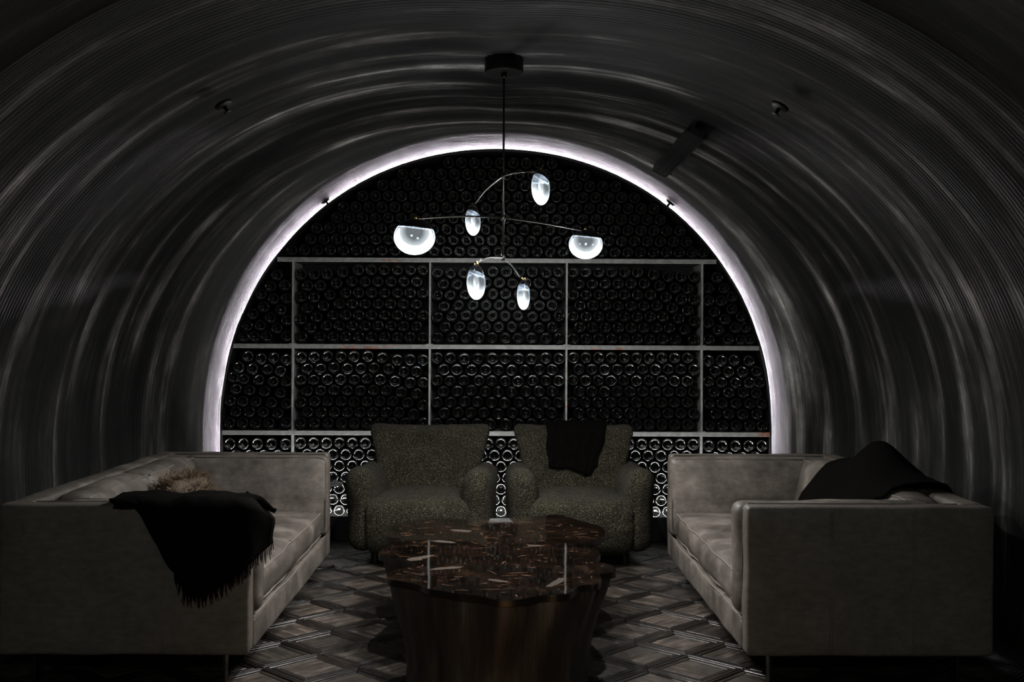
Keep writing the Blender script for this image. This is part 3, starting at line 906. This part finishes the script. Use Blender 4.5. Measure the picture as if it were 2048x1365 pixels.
# smooth closed outline
SP = []
for i in range(len(P)):
    a, b, c, d = P[i - 1], P[i], P[(i + 1) % len(P)], P[(i + 2) % len(P)]
    for q in range(4):
        t = q / 4; SP.append(.5 * ((2 * b) + (c - a) * t + (2 * a - 5 * b + 4 * c - d) * t * t + (3 * b - a - 3 * c + d) * t ** 3))
TC = Vector((0, 0))
for q in SP: TC += q / len(SP)
table = thing('coffee_table', 'organic-edged coffee table with glossy copper-flecked resin top on a dark trunk', 'coffee table', (TC.x, TC.y, 0))
SPl = [q - TC for q in SP]
n = len(SPl)
tp = MB()
lay = [(1.0, -.022), (1.0, -.004), (.997, 0.0)]
for s_, dz in lay: tp.v += [Vector((q.x * s_, q.y * s_, TOPZ + dz)) for q in SPl]
for kk in range(2): tp.f += [(kk * n + i, kk * n + (i + 1) % n, (kk + 1) * n + (i + 1) % n, (kk + 1) * n + i) for i in range(n)]
mesh('table_edge', tp.v, tp.f + [tuple(range(n - 1, -1, -1))], M['edge'], table)
mesh('table_top', tp.v[2 * n:], [tuple(range(n))], M['resin'], table)
tr = MB(); lv = 14
for kk in range(lv + 1):
    z = lerp(TOPZ - .022, 0, kk / lv); f = kk / lv
    for i, q in enumerate(SPl):
        ang = math.atan2(q.y, q.x); smooth_r = .40
        qq = q.lerp(Vector((.36 * math.cos(ang), .70 * math.sin(ang))), f * .75)
        sc = lerp(.965, .90, sstep(0, .7, f)) + .05 * sstep(.75, 1, f)
        sc += .018 * noise.noise(Vector((math.cos(ang) * 3, math.sin(ang) * 3, z * 2.5))) + .012 * math.sin(ang * 19 + 2.5 * noise.noise(Vector((ang, z * 3, 0))))
        tr.v.append(Vector((qq.x * sc, qq.y * sc, z)))
for kk in range(lv): tr.f += [(kk * n + (i + 1) % n, kk * n + i, (kk + 1) * n + i, (kk + 1) * n + (i + 1) % n) for i in range(n)]
tr.f.append(tuple(range(lv * n, (lv + 1) * n)))
tr.mesh('trunk_base', M['bark'], table, True)


def inside(p, poly):
    c = False
    for i in range(len(poly)):
        a, b = poly[i - 1], poly[i]
        if (a.y > p.y) != (b.y > p.y) and p.x < (b.x - a.x) * (p.y - a.y) / (b.y - a.y) + a.x: c = not c
    return c


rt = random.Random(11)


def inlay(name, mat, count, ln, wd, zoff, skew=.6):
    made = 0; tries = 0
    while made < count and tries < 6000:
        tries += 1
        c = Vector((rt.uniform(-.45, .45), rt.uniform(-.95, .95)))
        a = rt.gauss(0, skew); L_ = rt.uniform(*ln); W_ = rt.uniform(*wd)
        k_ = rt.randint(5, 8); pts = []
        for i in range(k_):
            th = 2 * math.pi * i / k_ + rt.uniform(-.3, .3); rr_ = rt.uniform(.6, 1)
            q = Vector((math.cos(th) * L_ * rr_, math.sin(th) * W_ * rr_)); q.rotate(Matrix.Rotation(a, 2)); pts.append(c + q)
        if not all(inside(q * 1.04, SPl) for q in pts): continue
        z = TOPZ + zoff + made * 4e-7
        m_ = len(pts)
        vs = [Vector((q.x, q.y, TOPZ - .002)) for q in pts] + [Vector((q.x, q.y, z)) for q in pts]
        mesh(name, vs, [tuple(range(m_, 2 * m_))] + [(i, (i + 1) % m_, m_ + (i + 1) % m_, m_ + i) for i in range(m_)], mat, table)
        made += 1


inlay('wood_chip', M['umber'], 70, (.03, .12), (.015, .045), .0003, .8)
inlay('stone_chip', M['slate'], 9, (.03, .09), (.02, .035), .0005, .5)
inlay('copper_sliver', M['copper'], 150, (.004, .024), (.001, .005), .0008, .9)
inlay('copper_sliver', M['copper'], 34, (.02, .06), (.0012, .004), .0009, .7)

# ------------------------------------------------------------------ chandelier
CX, CY = at(1008, 140, 4.65).x, 4.65
cz = interp(CY, CR_PTS)
chand = thing('mobile_chandelier', 'branching mobile chandelier with six edge-lit glass discs hanging from the vault', 'chandelier', (CX, CY, cz))


def loc(p): return Vector(p) - Vector((CX, CY, cz))


s = MB(); s.lathe([(0, .012), (.078, .012), (.082, .0), (.082, -.062), (.079, -.066), (0, -.066)], 48); auto(s.mesh('canopy', M['canopy'], chand))
zb = at(1006, 517, CY).z
s = MB(); s.tube([Vector((0, 0, -.06)), Vector((0, 0, zb - cz))], .0045, 12); rod = s.mesh('rod', M['gunmetal'], chand, True)
s = MB(); s.lathe([(0, -.064), (.012, -.064), (.012, -.085), (.0045, -.09)], 16); s.mesh('rod_collar', M['gunmetal'], rod, True)
for py in (352, 436, 515):
    z = at(1006, py, CY).z - cz; s = MB()
    s.lathe([(.0045, z + .014), (.0085, z + .012), (.0085, z - .012), (.0045, z - .014)], 14); s.mesh('rod_collar', M['gunmetal'], rod, True)


def lens_disc(px, py_attach, py_c, Y, yaw, tilt, arm_pts, size=.068, thick=.05, wide=1.0):
    """arm from the rod to the lamp, and the lamp hanging on it"""
    a = at(px, py_attach, Y); c = at(px, py_c, Y)
    hub = Vector((CX, CY, 0))
    pts = [loc(q) for q in arm_pts] + [loc(a)]
    # smooth the arm
    dn = []
    for i in range(len(pts) - 1):
        p0, p1, p2, p3 = pts[max(i - 1, 0)], pts[i], pts[i + 1], pts[min(i + 2, len(pts) - 1)]
        for q in range(8):
            t = q / 8; dn.append(.5 * ((2 * p1) + (p2 - p0) * t + (2 * p0 - 5 * p1 + 4 * p2 - p3) * t * t + (3 * p1 - p0 - 3 * p2 + p3) * t ** 3))
    dn.append(pts[-1])
    MB().tube(dn, [lerp(.0045, .003, i / len(dn)) for i in range(len(dn))], 8).mesh('arm', M['gunmetal'], chand, True)
    lamp = bpy.data.objects.new('lamp', None); C.objects.link(lamp); lamp.parent = chand; lamp.empty_display_size = .03
    lamp.location = loc(c)
    mw = Matrix.Rotation(yaw, 4, 'Z') @ Matrix.Rotation(tilt, 4, 'Y')
    lamp.rotation_euler = mw.to_euler()
    cut = size * .52
    def zmax(x): return cut - .10 * x * x / size * 8 * 0 + .012 * (abs(x) / size) ** 2
    def disc(keep):
        mbx = MB(); nr, na = 14, 56; e2 = 2.6
        prof = []
        for i in range(nr + 1):
            t = i / nr * math.pi / 2
            prof.append((size * math.sin(t) ** .9, thick / 2 * max(0, math.cos(t)) ** .9))
        rings = []
        for side in (1, -1):
            for r_, h_ in (prof if side > 0 else prof[::-1][1:]):
                rings.append([Vector((wide * r_ * math.cos(2 * math.pi * j / na), side * -h_, r_ * math.sin(2 * math.pi * j / na))) for j in range(na)])
        bm = bmesh.new(); vv = [[bm.verts.new(p) for p in rg] for rg in rings]
        for ra, rb_ in zip(vv, vv[1:]):
            for j in range(na):
                try: bm.faces.new((ra[j], ra[(j + 1) % na], rb_[(j + 1) % na], rb_[j]))
                except ValueError: pass
        bmesh.ops.remove_doubles(bm, verts=bm.verts[:], dist=1e-5)
        r_ = bmesh.ops.bisect_plane(bm, geom=bm.verts[:] + bm.edges[:] + bm.faces[:], plane_co=(0, 0, cut), plane_no=(.10, 0, 1), clear_outer=(keep == 'low'), clear_inner=(keep == 'top'))
        ed = [e for e in r_['geom_cut'] if isinstance(e, bmesh.types.BMEdge)]
        if ed: bmesh.ops.holes_fill(bm, edges=ed, sides=0)
        bmesh.ops.recalc_face_normals(bm, faces=bm.faces[:])
        for f in bm.faces: f.smooth = True
        return bm
    g = obj('glass_disc', disc('low'), M['lens'], lamp)
    k_ = obj('lamp_cap', disc('top'), M['cap'], lamp)
    k_.location = (0, 0, .0006)
    hz = (a.z - c.z)
    s = MB(); s.tube([Vector((0, 0, size * .97)), Vector((0, 0, hz + .008))], .0022, 8); s.lathe([(0, hz + .010), (.007, hz + .008), (.007, hz - .006), (0, hz - .008)], 12)
    s.lathe([(0, size * .99 + .012), (.008, size * .99 + .012), (.010, size * .93), (0, size * .93)], 12)
    st = s.mesh('hanger', M['brass'], chand, True); st.location = lamp.location
    # the lamp's own light
    for kind_, wat in (('SPOT', LAMP_W), ('POINT', LAMP_W * .31)):
      ld = bpy.data.lights.new('lamp_light', kind_); ld.energy = wat; ld.shadow_soft_size = .012; ld.color = (1.0, .985, .96)
      if kind_ == 'SPOT': ld.spot_size = math.radians(176); ld.spot_blend = 1.0
      lo = bpy.data.objects.new('lamp_light', ld); C.objects.link(lo); lo.parent = lamp; lo.location = (0, 0, -size * 1.08); lo.rotation_euler = (-Matrix.Rotation(tilt, 4, 'Y').to_euler().x, -tilt, 0)
    return lamp


h1, h2, h3 = at(1006.5, 352, CY), at(1006, 436, CY), at(1006, 516, CY)
def mid(px, py, Y): return at(px, py, Y)
lens_disc(1081.5, 343, 375, 4.25, math.radians(66), math.radians(8), [h1, mid(1036, 345, 4.45)])
lens_disc(946, 414, 442, 5.1, math.radians(70), math.radians(6), [h1, mid(972, 380, 4.92)])
lens_disc(829, 439, 474, 4.28, math.radians(6), 0, [h2, mid(925, 433, 4.46)], .070, .05, 1.15)
lens_disc(1171.5, 463, 489, 5.08, math.radians(-4), 0, [h2, mid(1085, 447, 4.87)], .068, .05, 1.15)
lens_disc(952.5, 527, 565, 4.3, math.radians(68), math.radians(5), [h3, mid(975, 516, 4.45)])
lens_disc(1047, 566, 590, 5.0, math.radians(76), math.radians(6), [h3, mid(1026, 535, 4.85)])

# ------------------------------------------------------------------ throws
def cloth(name, grid, label, thick=.008, mat=None):
    nr, nc = len(grid), len(grid[0])
    vs = [p for r in grid for p in r]
    fs = [(i * nc + j, i * nc + j + 1, (i + 1) * nc + j + 1, (i + 1) * nc + j) for i in range(nr - 1) for j in range(nc - 1)]
    me = bpy.data.meshes.new(name); me.from_pydata([tuple(v) for v in vs], [], fs); me.update()
    nv = len(vs); back = [vs[k] - Vector(me.vertex_normals[k].vector) * thick for k in range(nv)]
    bpy.data.meshes.remove(me)
    rim = [k for k in range(nc)] + [r * nc + nc - 1 for r in range(1, nr)] + [(nr - 1) * nc + c for c in range(nc - 2, -1, -1)] + [r * nc for r in range(nr - 2, 0, -1)]
    ff = fs + [tuple(q + nv for q in reversed(f)) for f in fs] + [(rim[q], rim[(q + 1) % len(rim)], rim[(q + 1) % len(rim)] + nv, rim[q] + nv) for q in range(len(rim))]
    bm = bmesh.new(); bv = [bm.verts.new(p) for p in vs + back]
    for f in ff: bm.faces.new([bv[q] for q in f])
    bmesh.ops.recalc_face_normals(bm, faces=bm.faces[:])
    for f in bm.faces: f.smooth = True
    o = obj(name, bm, mat or M['wool']); return tag(o, label, 'blanket')


# fringed blanket over the near arm of the sofa on the left: over the arm, down the outside, round the front corner
YA = 3.83
low = [(275, 1015), (300, 1058), (330, 1108), (356, 1150), (374, 1184), (400, 1190), (430, 1183), (455, 1165), (480, 1143), (505, 1128), (525, 1110), (541, 1094)]
def lowy(px):
    for (a, ya), (b, yb) in zip(low, low[1:]):
        if px <= b: return lerp(ya, yb, (px - a) / (b - a))
    return low[-1][1]
cols = [(lerp(232, 541, j / 46)) for j in range(47)]
grid = []
edge = []
for j, px in enumerate(cols):
    col = []
    X = at(px, 1010, YA).x
    ov = max(0, X + .873)                                   # past the front of the arm
    wrap = min(.085, ov * 1.1)
    top = .668 + .008 * noise.noise(Vector((px * .03, 0, 0))) - .06 * sstep(500, 541, px) ** 2
    # inner side of the arm (short)
    flap = 1 - sstep(440, 500, px); tail = sstep(462, 530, px)
    for q in range(3): col.append(Vector((X - .01, YA + .175 - .14 * tail + .025 * flap + .002 * (2 - q) + wrap, top - .002 * (3 - q) - (.10 - .045 * q) * flap)))
    for q in range(6): col.append(Vector((X - .006 * q, lerp(YA + .17 - .14 * tail, YA + .015, q / 5) + wrap, top + .010 * math.sin(q * 1.3 + px * .05) * .6)))
    ylow = lowy(max(px, 276)) if px > 276 else 1016
    zl = at(px, ylow, YA - .02).z
    for q in range(1, 17):
        t = q / 16; z = lerp(top - .012, min(zl, top - .03), t)
        fold = .012 * math.sin(px * .075 + t * 1.2) * t + .008 * noise.noise(Vector((px * .04, t * 2, 3)))
        yy = YA - .022 - abs(fold) + wrap * (1 + .15 * t)
        col.append(Vector((X + .004 * math.sin(t * 5 + px), yy, z)))
    grid.append(col); edge.append(col[-1])
bl = cloth('fringed_blanket', grid, 'black fringed blanket draped over the near arm of the sofa with the fur cushion')
s = MB(); rf = random.Random(5)
for i in range(len(edge) - 1):
    if cols[i] < 352: continue
    for q in range(3):
        p = edge[i].lerp(edge[i + 1], (q + .5) / 3); ln = rf.uniform(.022, .048)
        dx, dy = rf.uniform(-.008, .008), rf.uniform(-.008, .004)
        s.tube([p + Vector((0, 0, .006)), p + Vector((dx * .4, dy * .4, -ln * .5)), p + Vector((dx, dy, -ln))], [.0022, .0020, .0012], 4)
f_ = s.mesh('fringe', M['wool'], bl); f_['kind'] = 'stuff'

# black throw heaped over the back of the sofa on the right
grid = []
for i in range(41):
    t = i / 40; Y = lerp(4.20, 5.05, t)
    hp = .115 * math.exp(-((Y - 4.60) / .17) ** 2) + .02 * math.exp(-((Y - 4.85) / .15) ** 2)
    prof = [(1.30 + .05 * t, .395), (1.36, .43), (1.42 - .03 * math.sin(t * 7), .52), (1.47, .60), (1.52, .648), (1.58, .668), (1.63, .672), (1.68, .670), (1.73, .664), (1.755, .63), (1.762, .55), (1.765, .47)]
    cutoff = .30 * sstep(4.55, 4.2, Y) + .14 * sstep(4.8, 5.05, Y)
    row = []
    for k_ in range(25):
        u_ = lerp(cutoff, 1, k_ / 24) * (len(prof) - 1); a = min(int(u_), len(prof) - 2); fr = u_ - a
        x, z = lerp(prof[a][0], prof[a + 1][0], fr), lerp(prof[a][1], prof[a + 1][1], fr)
        bumpz = hp * math.exp(-((x - 1.60) / .12) ** 2)
        nn = noise.noise(Vector((x * 7, Y * 6, 2))) * .018 * sstep(0, .1, t) * sstep(1, .9, t)
        row.append(Vector((x - .02 * nn * 10 * .3 - .014, Y + .01 * math.sin(x * 30), z + .016 + bumpz + max(-.008, nn))))
    grid.append(row)
cloth('black_throw', grid, 'black throw heaped over the back of the sofa without a fur cushion')

# throw hung over the back of the right armchair
grid = []
for j in range(27):
    t = j / 26; px = lerp(1092, 1214, t); col = []
    ybot = 934 + 15 * sstep(.1, .75, t) + 2.5 * math.sin(t * 12) - 16 * sstep(.86, 1.0, t)
    # front of the backrest follows its lean
    def front(z): return 6.235 + .155 - .075 + .13 * ((z - .25) / .47) - .025
    x_top = at(px, 850, 6.40).x
    for q in range(4): col.append(Vector((x_top, 6.60 + .01 * math.sin(q + j), .60 + .047 * q)))
    for q in range(6):
        a = lerp(0, math.pi, q / 5); col.append(Vector((x_top, 6.525 + .075 * math.cos(a), .728 + .022 * math.sin(a) + .004 * math.sin(j * 1.1))))
    zb_ = at(px, ybot, 6.34).z
    for q in range(1, 15):
        tt = q / 14; z = lerp(.722, zb_, tt)
        xx = x_top + (.02 * (.5 - t) - .055 * sstep(.55, 1, t)) * tt + (.006 * math.sin(tt * 9 + j * .4))
        col.append(Vector((xx, front(z) - .012 - .010 * abs(math.sin(t * 15 + tt * 1.5)) - .008 * noise.noise(Vector((t * 6, tt * 3, 1))), z)))
    grid.append(col)
cloth('draped_throw', grid, 'black throw hung over the back of a boucle armchair', .006)

# ------------------------------------------------------------------ fur cushion on the left sofa
fc = at(370, 985, 4.75); FCX, FCY, FCZ = fc.x, 4.75, .50
fur = thing('fur_cushion', 'brown long-haired fur cushion leaning on the sofa back behind the fringed blanket', 'cushion', (FCX, FCY, .37))
vs, fs = soft_box((.25, .13, .25), .06, (12, 4, 12), (0, .02, 0))
rotm = Matrix.Rotation(math.radians(62), 3, 'Z') @ Matrix.Rotation(math.radians(-14), 3, 'X')
ctr = Vector((0, 0, FCZ - .37 + .01))
mesh('cushion', [rotm @ v + ctr for v in vs], fs, M['fur'], fur, True)
s = MB(); rh = random.Random(2)
for _ in range(2600):
    v = rh.choice(vs); nrm = v.normalized(); p = rotm @ (v + Vector((rh.uniform(-.012, .012), 0, rh.uniform(-.012, .012)))) + ctr
    d = (rotm @ nrm + Vector((rh.uniform(-.8, .8), rh.uniform(-.8, .8), rh.uniform(-.3, .9)))).normalized() * rh.uniform(.018, .04)
    sd_ = d.cross(Vector((rh.random(), rh.random(), 1))).normalized() * .0011
    s.add([p - sd_, p + sd_, p + d * .6 + sd_ * .6 + Vector((0, 0, .003)), p + d], [(0, 1, 2), (0, 2, 3)])
h_ = s.mesh('fur', M['hair'], fur); h_['kind'] = 'stuff'

# ------------------------------------------------------------------ small side table
st = thing('side_table', 'small round dark side table standing between the sofa and an armchair', 'side table', (-1.0, 5.92, 0))
zt = at(680, 966, 5.92).z
MB().lathe([(0, zt - .012), (.145, zt - .012), (.152, zt - .008), (.152, zt - .002), (.148, zt), (0, zt)], 48).mesh('table_top', M['marble'], st, True)
MB().lathe([(0, .012), (.011, .012), (.011, zt - .012), (0, zt - .012)], 16).mesh('stem', M['canopy'], st, True)
MB().lathe([(0, 0), (.105, 0), (.11, .006), (.10, .014), (0, .014)], 40).mesh('foot', M['canopy'], st, True)

# ------------------------------------------------------------------ fittings on the vault
for px, py, lab in ((446, 207, 'small black sprinkler head on the dark upper left of the vault'), (1561, 211, 'small black sprinkler head on the dark upper right of the vault'),
                    (651, 402, 'small black sprinkler head on the lit arch band, left of the rack top'), (1341, 405, 'small black sprinkler head on the lit arch band, right of the rack top')):
    p, nr_ = on_vault(px, py)
    q = thing('sprinkler_head', lab, 'sprinkler', p + nr_ * .004, 0, 'sprinkler heads on the vault')
    q.rotation_euler = nr_.to_track_quat('Z', 'X').to_euler()
    MB().lathe([(0, -.004), (.036, -.004), (.036, .004), (.030, .010), (0, .010)], 28).mesh('escutcheon', M['black'], q, True)
    MB().lathe([(0, .008), (.009, .008), (.006, .034), (0, .034)], 12).mesh('nozzle', M['black'], q, True)
    MB().lathe([(0, .034), (.016, .034), (.016, .037), (0, .037)], 18).mesh('deflector', M['black'], q, True)

p1, n1 = on_vault(1396, 262); p2, n2 = on_vault(1321, 342)
vent = thing('air_slot', 'long black linear air slot running along the right side of the vault', 'air vent', (p1 + p2) / 2 + (n1 + n2).normalized() * .012)
ax_ = (p2 - p1); Lv = ax_.length; yv = ax_.normalized(); zv = ((n1 + n2) / 2).normalized(); zv = (zv - yv * zv.dot(yv)).normalized(); xv = yv.cross(zv)
vent.matrix_world = Matrix.Translation(vent.location) @ Matrix((xv, yv, zv)).transposed().to_4x4()
vm = MB(); W2 = .048
vm.box(-W2, -W2 + .010, -Lv / 2, Lv / 2, -.02, .012); vm.box(W2 - .010, W2, -Lv / 2, Lv / 2, -.02, .012); vm.box(-W2, W2, -Lv / 2, -Lv / 2 + .01, -.02, .012); vm.box(-W2, W2, Lv / 2 - .01, Lv / 2, -.02, .012)
vm.mesh('frame', M['black'], vent); MB().box(-W2 + .01, W2 - .01, -Lv / 2 + .01, Lv / 2 - .01, -.02, .004).mesh('backing', M['black'], vent)
for xx in (-.016, .016): MB().box(xx - .002, xx + .002, -Lv / 2 + .01, Lv / 2 - .01, -.012, .010).mesh('blade', M['black'], vent)
for yy in (Lv * .02, Lv * .36):
    for e in (-1, 1): MB().box(e * W2 - .010, e * W2 + .010, yy - .010, yy + .010, .010, .016, .002).mesh('clip', M['gunmetal'], vent)
